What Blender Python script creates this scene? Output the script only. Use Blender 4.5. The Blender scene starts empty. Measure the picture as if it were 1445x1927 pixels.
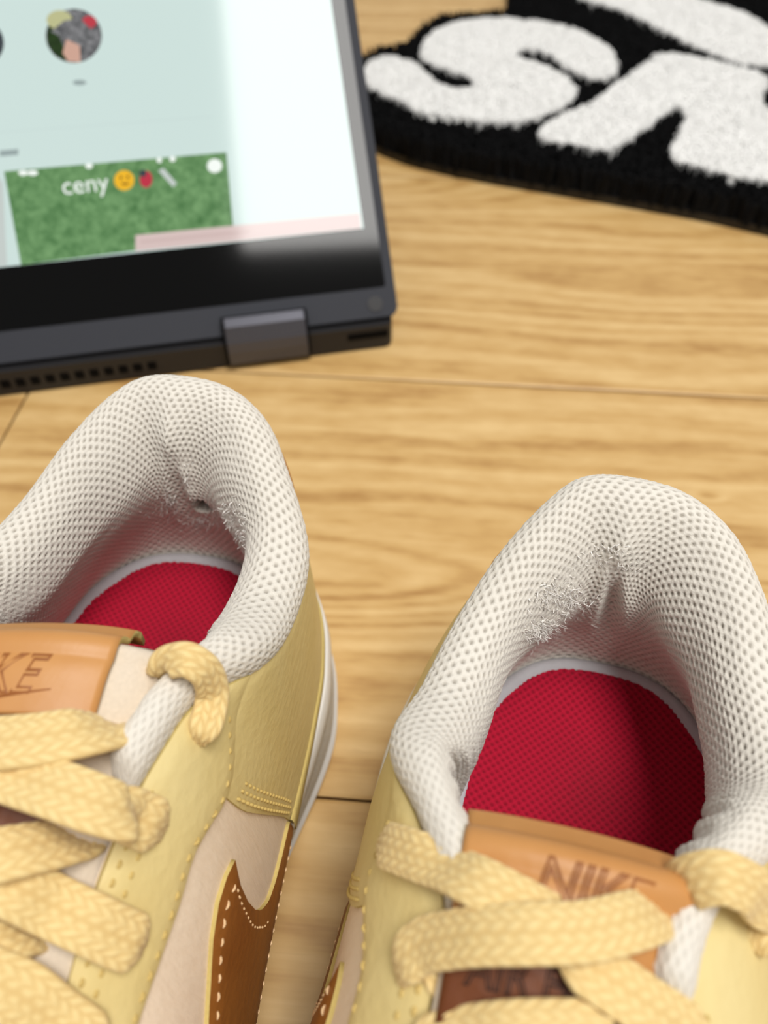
import bpy, math, random
import numpy as np
from mathutils import Vector, Matrix
from mathutils.geometry import delaunay_2d_cdt, tessellate_polygon

# ------------------------------------------------------------------ camera / world / lights
C = 0.01                                   # modelling unit is the centimetre
FPX, PITCH, CAMH = 1449.0, math.radians(50), 21.4
scene = bpy.context.scene
col = scene.collection
cam_d = bpy.data.cameras.new('camera')
cam = bpy.data.objects.new('camera', cam_d); col.objects.link(cam)
cam.location = (0, 0, CAMH * C); cam.rotation_euler = (math.pi / 2 - PITCH, 0, 0)
cam_d.sensor_fit = 'AUTO'; cam_d.sensor_width = 36.0
cam_d.lens = FPX / 1927.0 * 36.0
cam_d.clip_start = 0.005
cam_d.dof.use_dof = True
cam_d.dof.focus_distance = 0.152
cam_d.dof.aperture_fstop = 12.5
scene.camera = cam
vs = scene.view_settings
vs.view_transform = 'Standard'; vs.look = 'None'; vs.gamma = 1.0; vs.use_curve_mapping = False
vs.exposure = 0.0
world = bpy.data.worlds.new('room_light'); scene.world = world; world.use_nodes = True
bg = world.node_tree.nodes['Background']
bg.inputs['Color'].default_value = (1.0, 0.985, 0.96, 1); bg.inputs['Strength'].default_value = 0.42
def area_light(name, loc, target, sx, sy, power, color):
    d = bpy.data.lights.new(name, 'AREA'); d.shape = 'RECTANGLE'; d.size = sx; d.size_y = sy
    d.energy = power; d.color = color
    o = bpy.data.objects.new(name, d); col.objects.link(o); o.location = loc
    o.rotation_euler = (0, 0, math.radians(target))
    return o
area_light('ceiling_light', (0.46, -0.32, 2.35), 7.8, 0.70, 1.18, 54.0, (1.0, 0.98, 0.945))

# ------------------------------------------------------------------ pixel helpers (directions only)
def ray(px, py):
    xr = (px - 722.5) / FPX; v = (py - 963.5) / FPX
    return np.array([xr, math.cos(PITCH) - v * math.sin(PITCH), -(math.sin(PITCH) + v * math.cos(PITCH))])
CAMP = np.array([0, 0, CAMH])
def unp(px, py, h):
    d = ray(px, py); return CAMP + d * ((h - CAMH) / d[2])
def unp_plane(px, py, p0, n):
    d = ray(px, py); return CAMP + d * (np.dot(np.asarray(p0) - CAMP, n) / np.dot(d, n))
def proj(P):
    x = P[..., 0]; f = P[..., 1]; dz = CAMH - P[..., 2]
    Z = f * math.cos(PITCH) + dz * math.sin(PITCH); yu = f * math.sin(PITCH) - dz * math.cos(PITCH)
    return 722.5 + FPX * x / Z, 963.5 - FPX * yu / Z, Z

# ------------------------------------------------------------------ mesh helpers
def mesh_np(name, V, faces4, mats, smooth=True, attrs=None, uv=None, matidx=None):
    """V (n,3) in cm, faces (m,k) int array with constant k"""
    me = bpy.data.meshes.new(name)
    V = np.ascontiguousarray(np.asarray(V, np.float32) * C); faces = np.asarray(faces4, np.int32)
    m, k = faces.shape
    me.vertices.add(len(V)); me.vertices.foreach_set('co', V.ravel())
    me.loops.add(m * k); me.loops.foreach_set('vertex_index', np.ascontiguousarray(faces).ravel())
    me.polygons.add(m)
    me.polygons.foreach_set('loop_start', np.arange(0, m * k, k, dtype=np.int32))
    me.polygons.foreach_set('use_smooth', np.full(m, smooth))
    for mm in (mats if isinstance(mats, (list, tuple)) else [mats]): me.materials.append(mm)
    if matidx is not None: me.polygons.foreach_set('material_index', np.asarray(matidx, np.int32))
    if attrs:
        for a, val in attrs.items():
            at = me.attributes.new(a, 'FLOAT', 'POINT'); at.data.foreach_set('value', np.asarray(val, np.float32).ravel())
    me.update(calc_edges=True); me.validate()
    return me
def mesh_py(name, V, faces, mats, smooth=False, matidx=None):
    me = bpy.data.meshes.new(name)
    me.from_pydata([tuple(float(c) * C for c in v) for v in V], [], [list(map(int, f)) for f in faces])
    for mm in (mats if isinstance(mats, (list, tuple)) else [mats]): me.materials.append(mm)
    for i, p in enumerate(me.polygons):
        p.use_smooth = smooth
        if matidx is not None: p.material_index = matidx[i]
    me.update()
    return me
def link(name, me, parent=None, **props):
    o = bpy.data.objects.new(name, me); col.objects.link(o)
    if parent: o.parent = parent
    for k, v in props.items(): o[k] = v
    return o
def grid_faces(n, m, wrap=False):
    i = np.arange(n - 1)[:, None]; j = np.arange(m if wrap else m - 1)[None, :]
    j2 = (j + 1) % m
    return np.stack([i * m + j, (i + 1) * m + j, (i + 1) * m + j2, i * m + j2], -1).reshape(-1, 4)
def normals_grid(P):
    a = np.gradient(P, axis=0); b = np.gradient(P, axis=1); n = np.cross(a, b)
    return n / (np.linalg.norm(n, axis=-1, keepdims=True) + 1e-12)
def nrm(v):
    v = np.asarray(v, float); return v / (np.linalg.norm(v, axis=-1, keepdims=True) + 1e-12)
def cr(xs, ys, x):
    xs = np.asarray(xs, float); ys = np.asarray(ys, float); x = np.asarray(x, float)
    m = np.gradient(ys, xs)
    i = np.clip(np.searchsorted(xs, x, side='right') - 1, 0, len(xs) - 2)
    h = xs[i + 1] - xs[i]; t = (x - xs[i]) / h
    return ((2*t**3-3*t**2+1)*ys[i] + (t**3-2*t**2+t)*h*m[i] + (-2*t**3+3*t**2)*ys[i+1] + (t**3-t**2)*h*m[i+1])
def spline(P, n):
    P = np.asarray(P, float); d = np.r_[0, np.cumsum(np.linalg.norm(np.diff(P, axis=0), axis=1))]
    x = np.linspace(0, d[-1], n); return np.stack([cr(d, P[:, k], x) for k in range(P.shape[1])], -1)
def smooth01(a, b, x):
    t = np.clip((x - a) / (b - a), 0, 1); return t * t * (3 - 2 * t)
def vnoise(x, y, seed=0):
    """cheap smooth value noise"""
    xi = np.floor(x).astype(int); yi = np.floor(y).astype(int); fx = x - xi; fy = y - yi
    def hsh(a, b): 
        s = np.sin(a * 127.1 + b * 311.7 + seed * 74.7) * 43758.5453; return s - np.floor(s)
    fx = fx*fx*(3-2*fx); fy = fy*fy*(3-2*fy)
    return (hsh(xi,yi)*(1-fx)+hsh(xi+1,yi)*fx)*(1-fy)+(hsh(xi,yi+1)*(1-fx)+hsh(xi+1,yi+1)*fx)*fy

# ------------------------------------------------------------------ material helpers
def srgb(r, g, b):
    f = lambda c: c / 12.92 if c <= 0.04045 else ((c + 0.055) / 1.055) ** 2.4
    return (f(r / 255), f(g / 255), f(b / 255), 1)
class NT:
    def __init__(s, name):
        s.m = bpy.data.materials.new(name); s.m.use_nodes = True; s.t = s.m.node_tree
        s.b = s.t.nodes['Principled BSDF']
    def n(s, typ, **kw):
        nd = s.t.nodes.new(typ)
        for k, v in kw.items(): setattr(nd, k, v)
        return nd
    def put(s, sock, v):
        if isinstance(v, bpy.types.NodeSocket): s.t.links.new(v, sock)
        elif v is not None: sock.default_value = v
    def math(s, op, a, b=None, c=None):
        nd = s.n('ShaderNodeMath', operation=op); s.put(nd.inputs[0], a)
        if b is not None: s.put(nd.inputs[1], b)
        if c is not None: s.put(nd.inputs[2], c)
        return nd.outputs[0]
    def mix(s, f, a, b):
        nd = s.n('ShaderNodeMix', data_type='RGBA'); s.put(nd.inputs[0], f); s.put(nd.inputs[6], a); s.put(nd.inputs[7], b)
        return nd.outputs[2]
    def coord(s, scale=(1, 1, 1), which='Object', loc=(0, 0, 0)):
        tc = s.n('ShaderNodeTexCoord'); mp = s.n('ShaderNodeMapping')
        s.t.links.new(tc.outputs[which], mp.inputs[0]); mp.inputs['Scale'].default_value = scale
        mp.inputs['Location'].default_value = loc
        return mp.outputs[0]
    def noise(s, vec, scale, detail=3, rough=.55, dist=0):
        nd = s.n('ShaderNodeTexNoise'); s.put(nd.inputs['Vector'], vec); nd.inputs['Scale'].default_value = scale
        nd.inputs['Detail'].default_value = detail; nd.inputs['Roughness'].default_value = rough; nd.inputs['Distortion'].default_value = dist
        return nd.outputs[0]
    def voro(s, vec, scale, feat='F1'):
        nd = s.n('ShaderNodeTexVoronoi', feature=feat); s.put(nd.inputs['Vector'], vec); nd.inputs['Scale'].default_value = scale
        return nd.outputs[0]
    def ramp(s, f, stops):
        nd = s.n('ShaderNodeValToRGB'); s.put(nd.inputs[0], f); e = nd.color_ramp.elements
        e[0].position, e[0].color = stops[0]; e[1].position, e[1].color = stops[-1]
        for p, c in stops[1:-1]:
            x = e.new(p); x.color = c
        return nd.outputs[0]
    def attr(s, name):
        nd = s.n('ShaderNodeAttribute'); nd.attribute_name = name; return nd.outputs['Fac']
    def bump(s, h, dist, strength=1.0):
        nd = s.n('ShaderNodeBump'); s.put(nd.inputs['Height'], h); nd.inputs['Distance'].default_value = dist; nd.inputs['Strength'].default_value = strength
        s.t.links.new(nd.outputs[0], s.b.inputs['Normal'])
    def fin(s, color=None, rough=.6, spec=.5, **kw):
        if color is not None: s.put(s.b.inputs['Base Color'], color)
        s.put(s.b.inputs['Roughness'], rough); s.b.inputs['Specular IOR Level'].default_value = spec
        for k, v in kw.items(): s.put(s.b.inputs[k.replace('_', ' ')], v)
        return s.m
def leather(name, c, dark, rough=.45, grain=420, depth=.00025):
    t = NT(name); v = t.coord()
    n1 = t.noise(v, 45, 4); n2 = t.voro(v, grain); n3 = t.noise(v, grain * 2.2, 2)
    f = t.ramp(n1, [(.3, (0,0,0,1)), (.75, (1,1,1,1))])
    h = t.math('ADD', t.math('MULTIPLY', n2, .6), t.math('MULTIPLY', n3, .5))
    h = t.math('ADD', h, t.math('MULTIPLY', t.noise(t.coord((1,.35,1)), 120, 3, .6, 1.2), .8))
    t.bump(h, depth, .55)
    return t.fin(t.mix(f, srgb(*dark), srgb(*c)), rough, .35)
def plain(name, c, rough=.5, spec=.4, noise=None, **kw):
    t = NT(name)
    colr = srgb(*c)
    if noise:
        n = t.noise(t.coord(), noise[0], 4); d = tuple(x * noise[1] for x in colr[:3]) + (1,)
        colr = t.mix(n, d, colr)
        t.bump(n, .0003, .4)
    return t.fin(colr, rough, spec, **kw)
M = {}
M['yellow'] = leather('butter_leather', (229, 211, 153), (222, 201, 138), .5)
M['brown'] = leather('brown_leather', (160, 104, 46), (140, 84, 32), .48)
M['tan'] = leather('tan_leather', (203, 148, 88), (190, 132, 74), .42, 300, .00012)
M['tan_deboss'] = plain('tan_pressed', (150, 88, 36), .5)
M['patch'] = leather('brown_patch', (120, 66, 30), (98, 50, 20), .5)
M['patch_deboss'] = plain('brown_pressed', (52, 24, 10), .6)
M['cut'] = plain('cut_leather_edge', (214, 192, 120), .85, .2, (900, .72))
def mk_canvas():
    t = NT('blush_canvas'); a = t.noise(t.coord((1, 1, .12)), 900, 3); n = t.noise(t.coord(), 60, 3)
    t.bump(a, .0004, .6)
    return t.fin(t.mix(t.math('MULTIPLY', t.math('ADD', a, n), .5), srgb(236, 213, 188), srgb(249, 234, 214)), .7, .25)
M['blush'] = mk_canvas()
def mk_mesh(name, c, c2, rough=.9):
    t = NT(name); p = t.attr('pit'); n = t.noise(t.coord(), 2600, 2); s = t.attr('dark_tone')
    base = t.mix(t.math('MULTIPLY', n, .35), srgb(*c), tuple(x * .72 for x in srgb(*c)[:3]) + (1,))
    colr = t.mix(p, base, srgb(*c2)); colr = t.mix(s, colr, (.012, .008, .005, 1))  # pits get a darker underlayer tone with some shade put into the colour
    t.bump(n, .00025, .5)
    return t.fin(colr, rough, .15, Sheen_Weight=.15)
M['lining'] = mk_mesh('white_spacer_mesh', (232, 226, 215), (140, 132, 120))
M['red'] = mk_mesh('red_sockliner_mesh', (186, 20, 52), (96, 4, 22), .85)
M['fibre'] = plain('white_fibre', (244, 240, 234), .8, .2)
M['rim'] = plain('white_foam_edge', (196, 197, 200), .75, .2, (500, .85))
M['cream'] = plain('cream_textile', (233, 218, 198), .85, .15, (1400, .8))
def mk_lace():
    t = NT('straw_lace'); p = t.attr('pit'); n = t.noise(t.coord(), 3000, 2)
    c = t.mix(p, srgb(238, 212, 150), srgb(206, 168, 100)); c = t.mix(t.math('MULTIPLY', n, .3), c, srgb(250, 228, 172))
    t.bump(n, .00025, .6)
    return t.fin(c, .75, .3, Sheen_Weight=.2)
M['lace'] = mk_lace()
M['thread_y'] = plain('yellow_thread', (205, 178, 108), .7)
M['thread_p'] = plain('pale_thread', (232, 196, 150), .7)
M['sole'] = plain('white_rubber', (238, 236, 232), .42, .45, (60, .93))
def mk_solet():
    t = NT('pebbled_rubber'); v = t.coord(); n = t.noise(v, 1100, 3, .7); t.bump(n, .0006, 1)
    return t.fin(t.mix(n, srgb(178, 176, 172), srgb(236, 234, 228)), .55, .4)
M['sole_t'] = mk_solet()
M['lap'] = plain('graphite_shell', (54, 56, 63), .6, .2, (1500, .9), Metallic=0.0)
M['lap_dark'] = plain('dark_plastic', (34, 33, 35), .5, .4, (1200, .85))
M['hinge'] = plain('hinge_metal', (84, 84, 92), .33, .5, None, Metallic=.55)
M['vent'] = plain('vent_black', (6, 6, 7), .8, .1)
M['glass'] = plain('black_glass', (2, 2, 2), .07, .2)
def emis(name, c, s, vary=None):
    t = NT(name); cc = srgb(*c)
    if vary:
        n = t.noise(t.coord(), vary[0], 4, .75); cc = t.ramp(n, [(.3, srgb(*vary[1])), (.7, srgb(*c))])
    t.put(t.b.inputs['Emission Color'], cc); t.b.inputs['Emission Strength'].default_value = s
    return t.fin((.004, .004, .004, 1), .07, .2)
M['page'] = emis('screen_page', (208, 226, 222), 1.0)
M['page_white'] = emis('screen_white', (205, 224, 219), 1.0)
M['grass'] = emis('screen_grass', (124, 166, 112), 1.0, (260, (66, 112, 62)))
M['status'] = emis('screen_status', (214, 192, 188), 1.0)
M['status2'] = emis('screen_status_text', (206, 182, 178), 1.0)
M['scr_text'] = emis('screen_grey_text', (150, 165, 164), 1.0)
M['scr_line'] = emis('screen_rule', (200, 218, 214), 1.0)
M['scr_white'] = emis('screen_text_white', (240, 246, 240), 1.05)
M['scr_yel'] = emis('screen_yellow', (240, 184, 40), 1.0)
M['scr_brn'] = emis('screen_brown', (120, 78, 20), 1.0)
M['scr_red'] = emis('screen_red', (190, 50, 70), 1.0)
M['scr_dark'] = emis('screen_dark', (60, 66, 72), 1.0)
M['scr_gry'] = emis('screen_grey', (196, 204, 200), 1.0)
M['pic'] = emis('screen_picture', (150, 150, 152), 1.0, (420, (26, 30, 34)))
M['pic_g'] = emis('screen_picture_green', (44, 70, 26), 1.0, (500, (20, 36, 14)))
M['pic_y'] = emis('screen_picture_straw', (188, 188, 140), 1.0)
M['pic_r'] = emis('screen_picture_red', (190, 60, 72), 1.0)
M['pic_s'] = emis('screen_picture_blush', (206, 164, 146), 1.0)
def mk_pile(name, c, c2):
    t = NT(name); n = t.noise(t.coord(), 700, 2)
    return t.fin(t.mix(n, srgb(*c), srgb(*c2)), .95, .1)
M['pile_w'] = mk_pile('white_pile', (250, 249, 247), (255, 255, 253))
M['pile_b'] = mk_pile('black_pile', (12, 12, 13), (26, 26, 27))
M['rug_edge'] = plain('black_rug_backing', (13, 12, 12), .45, .5)

# ------------------------------------------------------------------ floor of planks
SEAM_ANG = math.radians(-4.4)
def mk_wood():
    t = NT('oak_laminate')
    tc = t.n('ShaderNodeTexCoord'); oi = t.n('ShaderNodeObjectInfo')
    sep = t.n('ShaderNodeSeparateXYZ'); t.t.links.new(tc.outputs['Object'], sep.inputs[0])
    x, y = sep.outputs[0], sep.outputs[1]
    rnd = t.math('MULTIPLY', oi.outputs['Random'], 40.0)
    def vec(sx, sy, off=0.0):
        cb = t.n('ShaderNodeCombineXYZ')
        t.put(cb.inputs[0], t.math('MULTIPLY_ADD', x, sx, off)); t.put(cb.inputs[1], t.math('MULTIPLY', y, sy)); t.put(cb.inputs[2], rnd)
        return cb.outputs[0]
    # figure: straight grain bent by slow noise and by a few cathedral peaks
    warp = t.noise(vec(4.5, 16), 1.0, 2, .5)
    ph = t.math('MULTIPLY_ADD', warp, 0.052, y)
    for (x0, y0, a, b, A) in KNOTS:
        dx = t.math('POWER', t.math('MULTIPLY', t.math('SUBTRACT', x, x0), 1 / a), 2.0)
        dy = t.math('POWER', t.math('MULTIPLY', t.math('SUBTRACT', y, y0), 1 / b), 2.0)
        g = t.math('EXPONENT', t.math('MULTIPLY', t.math('ADD', dx, dy), -1.0))
        ph = t.math('MULTIPLY_ADD', g, A, ph)
    ph = t.math('MULTIPLY_ADD', t.noise(vec(22, 120), 1.0, 2, .5), .0035, ph)
    rings = t.math('SINE', t.math('MULTIPLY', ph, 2 * math.pi / 0.0125))
    rings2 = t.math('SINE', t.math('MULTIPLY', ph, 2 * math.pi / 0.0338))
    fib = t.noise(vec(14, 420), 1.0, 4, .65)
    fib2 = t.noise(vec(60, 900), 1.0, 3, .6)
    mott = t.noise(vec(26, 60), 1.0, 3, .6)
    f = t.math('MULTIPLY_ADD', rings, .13, .5)
    f = t.math('MULTIPLY_ADD', rings2, .10, f)
    f = t.math('ADD', f, t.math('MULTIPLY_ADD', fib, .5, -.25))
    f = t.math('ADD', f, t.math('MULTIPLY_ADD', mott, .46, -.23))
    f = t.math('ADD', f, t.math('MULTIPLY_ADD', t.noise(vec(85, 210), 1.0, 2, .5), .44, -.22))
    c = t.ramp(f, [(.12, srgb(172, 129, 73)), (.42, srgb(201, 162, 102)), (.85, srgb(221, 187, 130))])
    pore = t.ramp(fib2, [(.60, (0,0,0,1)), (.74, (1,1,1,1))])
    c = t.mix(t.math('MULTIPLY', pore, .22), c, srgb(150, 102, 52))
    t.bump(t.math('ADD', fib, t.math('MULTIPLY', fib2, .6)), .00012, .35)
    return t.fin(c, t.math('MULTIPLY_ADD', fib2, .12, .36), .42)
ca, sa = math.cos(SEAM_ANG), math.sin(SEAM_ANG)
P0 = unp(620, 708, 0)                           # a point on the long joint
def to_plank(p):                                # world cm -> plank coordinates (metres, joint at y=0)
    d = p[:2] - P0[:2]; return ((d[0] * ca + d[1] * sa) * C, (-d[0] * sa + d[1] * ca) * C)
PW = 17.75
def kn(px, py, a, b, A):
    u = to_plank(unp(px, py, 0)); return (u[0], u[1], a, b, A)
KNOTS = [kn(560, 1085, .085, .017, .060), kn(700, 345, .07, .024, .05), kn(1440, 1075, .03, .012, .03), kn(1335, 935, .006, .003, .012), kn(1250, 560, .14, .02, .02)]
M['wood'] = mk_wood()
M['joint'] = plain('joint_gap', (70, 46, 24), .9, .1)  # dark brown base that shows between the planks
floor = link('floor', mesh_py('floor_base', [(-260, -260, -1.2), (260, -260, -1.2), (260, 260, -1.2), (-260, 260, -1.2), (-260, -260, -.12), (260, -260, -.12), (260, 260, -.12), (-260, 260, -.12)],
    [(3,2,1,0), (4,5,6,7), (0,1,5,4), (1,2,6,5), (2,3,7,6), (3,0,4,7)], M['joint']), None, kind='structure', label='light oak laminate plank floor', category='floor')
def plank_mesh(L, W):
    g, e = .045, .09; V = []; 
    for z, i in ((-.12, 0), (-e*.5, 0), (0, e)):
        V += [(g+i, g+i, z), (L-g-i, g+i, z), (L-g-i, W-g-i, z), (g+i, W-g-i, z)]
    Fc = [(8,9,10,11)]
    for k in (0, 4):
        for j in range(4): Fc.append((k+j, k+(j+1)%4, k+4+(j+1)%4, k+4+j))
    return mesh_py('plank', V, Fc, M['wood'])
PL = 129.0
pm = plank_mesh(PL, PW)
butt = to_plank(unp(35, 768, 0))[0] / C          # end joint seen at the left of the near row
for r in range(-14, 13):
    off = butt if r == -1 else butt - 20 - (r % 3) * 17.0
    for k in (-2, -1, 0, 1):
        a = off + k * PL; b = r * PW
        if abs(a + PL / 2) > 270: continue
        o = bpy.data.objects.new('plank', pm); col.objects.link(o); o.parent = floor
        o.location = ((P0[0] + a * ca - b * sa) * C, (P0[1] + a * sa + b * ca) * C, 0); o.rotation_euler = (0, 0, SEAM_ANG)
# the wood figure is laid out in joint coordinates: one shared reference frame
ref = bpy.data.objects.new('plank_grain_frame', None); col.objects.link(ref); ref.parent = floor
ref.location = (P0[0] * C, P0[1] * C, 0); ref.rotation_euler = (0, 0, SEAM_ANG)
for nd in M['wood'].node_tree.nodes:
    if nd.type == 'TEX_COORD': nd.object = ref

# ------------------------------------------------------------------ rug
random.seed(5); rng = np.random.default_rng(5)
def inpoly(P, poly):
    x, y = P[:, 0], P[:, 1]; r = np.zeros(len(P), bool); n = len(poly)
    for i in range(n):
        x1, y1 = poly[i]; x2, y2 = poly[(i + 1) % n]
        c = ((y1 > y) != (y2 > y)); t = (x2 - x1) * (y - y1) / ((y2 - y1) if y2 != y1 else 1e-9) + x1
        r ^= c & (x < t)
    return r
def closed_spline(pts, n):
    P = np.asarray(pts, float); k = len(P); Q = np.concatenate([P[-3:], P, P[:3]])
    d = np.r_[0, np.cumsum(np.linalg.norm(np.diff(Q, axis=0), axis=1))]
    x = np.linspace(d[3], d[3 + k], n, endpoint=False) if 3 + k < len(d) else None
    return np.stack([cr(d, Q[:, j], x) for j in range(2)], -1)
def prism(poly, z0, z1, frame=None):
    """closed prism over a 2D polygon -> verts, faces"""
    n = len(poly); tri = tessellate_polygon([[Vector((p[0], p[1], 0)) for p in poly]])
    V = [(p[0], p[1], z0) for p in poly] + [(p[0], p[1], z1) for p in poly]
    Fc = []
    area = sum(poly[i][0]*poly[(i+1)%n][1]-poly[(i+1)%n][0]*poly[i][1] for i in range(n))
    ccw = area > 0
    for t in tri:
        a, b, c = t; s = (poly[b][0]-poly[a][0])*(poly[c][1]-poly[a][1])-(poly[b][1]-poly[a][1])*(poly[c][0]-poly[a][0])
        if s < 0: a, c = c, a
        Fc.append((a+n, b+n, c+n)); Fc.append((c, b, a))
    for i in range(n):
        j = (i + 1) % n; f = (i, j, j+n, i+n); Fc.append(f if ccw else f[::-1])
    if frame is not None:
        o, ex, ey, ez = frame; V = [o + ex*v[0] + ey*v[1] + ez*v[2] for v in V]
    return V, Fc
Z7 = lambda zx, zy: (660 + .5433 * zx, .5433 * zy)
rug_low = [(1445,437),(1350,415),(1200,387),(1050,361),(900,335),(760,302),(705,280)]
rug_up = [(668,225),(664,150),(682,106),(700,96),(755,88),(782,66),(805,44),(835,31),(900,28),(948,24),(957,0)]
rp = [unp(a, b, .25)[:2] for a, b in rug_low] + [unp(a, b, 1.35)[:2] for a, b in rug_up]
dl = rp[-1] - rp[-2]; rp.append(rp[-1] + np.array([1.5, 12.0])); rp += [np.array([24., 108.]), np.array([66., 112.]), np.array([84., 82.]), np.array([66., 44.])]
dr = rp[0] - rp[1]; rp.append(rp[0] + dr * 3.2)
rug_c = np.mean(rp, axis=0)
rug = bpy.data.objects.new('tufted_rug', None); col.objects.link(rug); rug.location = (rug_c[0]*C, rug_c[1]*C, 0)
rug['label'] = 'black tufted rug with thick white letters lying on the oak floor'; rug['category'] = 'rug'
RO = np.array([rug_c[0], rug_c[1], 0])
rpl = closed_spline([tuple(p) for p in rp], 220)
V, Fc = prism([tuple(p - rug_c) for p in rpl], 0.02, .45); link('backing', mesh_py('backing', V, Fc, M['rug_edge']), rug)
Sz = [(48,245),(70,205),(130,190),(200,205),(260,245),(320,290),(370,302),(432,287),(400,258),(340,238),(270,215),(243,185),(255,140),(300,95),(380,70),(500,58),(640,68),(760,90),(850,130),(910,180),(925,222),(900,262),(850,268),(770,242),(712,207),(688,182),(640,168),(600,167),(565,183),(600,200),(660,215),(720,245),(770,283),(787,312),(760,345),(690,385),(600,412),(480,418),(350,402),(230,382),(180,345),(100,318),(60,288)]
Az = [(655,452),(700,410),(830,350),(930,278),(1010,222),(1090,180),(1180,190),(1300,215),(1400,240),(1440,262),(1425,330),(1450,385),(1530,470),(1560,640),(1450,618),(1370,612),(1200,572),(1120,548),(1113,530),(1145,440),(1160,400),(1136,358),(1100,380),(1000,455),(930,495),(890,515),(800,500),(660,468)]
Bz = [(770,-40),(820,0),(900,18),(1010,65),(1100,110),(1180,150),(1280,190),(1370,218),(1450,225),(1560,250),(1580,180),(1450,92),(1350,35),(1230,0),(1100,-40),(900,-90)]
WH = 1.75
letters = [closed_spline([tuple(unp(*Z7(a, b), WH)[:2]) for a, b in z], 160) for z in (Sz, Az, Bz)]
def tufts(pts, z0, z1, r, lean, lo=.75, hi=1.1):
    n = len(pts); V = np.zeros((n, 6, 3)); ang = rng.uniform(0, 6.28, n); h = rng.uniform(lo, hi, n)
    ln = rng.normal(0, lean, (n, 2))
    for k in range(3):
        a = ang + k * 2.094
        V[:, k, 0] = pts[:, 0] + r * np.cos(a); V[:, k, 1] = pts[:, 1] + r * np.sin(a); V[:, k, 2] = z0
        V[:, k+3, 0] = pts[:, 0] + ln[:, 0] + r * .75 * np.cos(a); V[:, k+3, 1] = pts[:, 1] + ln[:, 1] + r * .75 * np.sin(a); V[:, k+3, 2] = z0 + (z1 - z0) * h
    base = (np.arange(n) * 6)[:, None, None]
    f = np.array([[0,1,4],[0,4,3],[1,2,5],[1,5,4],[2,0,3],[2,3,5],[3,4,5]])[None]
    return V.reshape(-1, 3), (base + f).reshape(-1, 3)
def scatter(poly, dens, excl=()):
    poly = np.asarray(poly); lo, hi = poly.min(0), poly.max(0); A = np.prod(hi - lo); n = int(A * dens)
    P = rng.uniform(lo, hi, (n, 2)); P = P[inpoly(P, poly)]
    for e in excl: P = P[~inpoly(P, e)]
    return P
near_cut = lambda P: P[(P[:, 1] < 78) & (P[:, 0] < 52)]
bp = near_cut(scatter(rpl, 36, letters))
V, Fc = tufts(bp - rug_c, .3, 1.6, .13, .1); link('black_pile', mesh_np('black_pile', V, Fc, M['pile_b'], False), rug, kind='stuff')
for i, L in enumerate(letters):
    V, Fc = prism([tuple(p) for p in (L - rug_c)], .45, 1.35); lo = link('letter', mesh_py('letter', V, Fc, M['pile_w']), rug, label='raised white pile letter')
    wp = scatter(L, 75); V, Fc = tufts(wp - rug_c, .9, WH, .12, .06, .86, 1.03)
    link('white_pile', mesh_np('white_pile', V, Fc, M['pile_w'], False), lo, kind='stuff')

# ------------------------------------------------------------------ laptop
LYAW = math.radians(11.5); TILT = math.radians(46)
LO = unp(735, 653, 0)
lx = np.array([math.cos(LYAW), math.sin(LYAW), 0]); ly = np.array([-math.sin(LYAW), math.cos(LYAW), 0]); lz = np.array([0, 0, 1.])
def to_lap(p): d = np.asarray(p) - LO; return np.array([d @ lx, d @ ly, d @ lz])
laptop = bpy.data.objects.new('convertible_laptop', None); col.objects.link(laptop)
laptop.location = LO * C; laptop.rotation_euler = (0, 0, LYAW)
laptop['label'] = 'dark grey convertible laptop standing open on the floor with a lit web page'; laptop['category'] = 'laptop'
def rrect(x0, x1, y0, y1, r, n=6):
    pts = []
    for cx, cy, a0 in ((x1-r, y1-r, 0), (x0+r, y1-r, 90), (x0+r, y0+r, 180), (x1-r, y0+r, 270)):
        for k in range(n + 1):
            a = math.radians(a0 + 90 * k / n); pts.append((cx + r * math.cos(a), cy + r * math.sin(a)))
    return pts
def slab(name, poly, z0, z1, mat, parent, frame=None, bevel=0.0, smooth=False):
    n = len(poly); P = np.asarray(poly, float)
    V, Fc = prism(poly, z0, z1, frame); o = link(name, mesh_py(name, V, Fc, mat), parent)
    if bevel:
        b = o.modifiers.new('edge', 'BEVEL'); b.width = bevel * C; b.segments = 3; b.limit_method = 'ANGLE'; b.angle_limit = math.radians(50)
    return o
LW = 31.5
slab('base', rrect(-LW, .12, 0, 21.5, .4), .08, 1.22, M['lap_dark'], laptop, None, .12)
en = np.array([0, -math.cos(TILT), math.sin(TILT)]); eb = np.array([0, math.sin(TILT), math.cos(TILT)]); ex = np.array([1., 0, 0])
lid0 = np.array([0.06, .30, 1.42])
FR = (lid0, ex, eb, en)                                   # lid frame: a right, b up the lid, c out of the screen
lid = slab('lid', rrect(-LW - .36, .36, 0, 21.6, .45), -.62, 0, M['lap'], laptop, FR, .08)
def w_of_lap(p): return LO + lx*p[0] + ly*p[1] + lz*p[2]
n_w = lx*en[0] + ly*en[1] + lz*en[2]
def scr(px, py):
    q = to_lap(unp_plane(px, py, w_of_lap(lid0), n_w)) - lid0; return (float(q @ ex), float(q @ eb))
gl_br = scr(721, 538); gl_bl = scr(0, 626); gl_r = scr(653, 0)
gb = .5 * (gl_br[1] + gl_bl[1]); gr = .5 * (gl_br[0] + gl_r[0])
slab('screen_glass', rrect(-LW - gr, gr, gb, 21.2, .12), -.02, .015, M['glass'], laptop, FR)
d1 = scr(0, 505); d2 = scr(684, 428); d3 = scr(622, 0); db = .5*(d1[1]+d2[1]); dr_ = .5*(d2[0]+d3[0])
0 and print('LAPTOP lid:', LO, gb, gr, db, dr_, gl_br, gl_bl, gl_r, d1, d2, d3)
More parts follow.
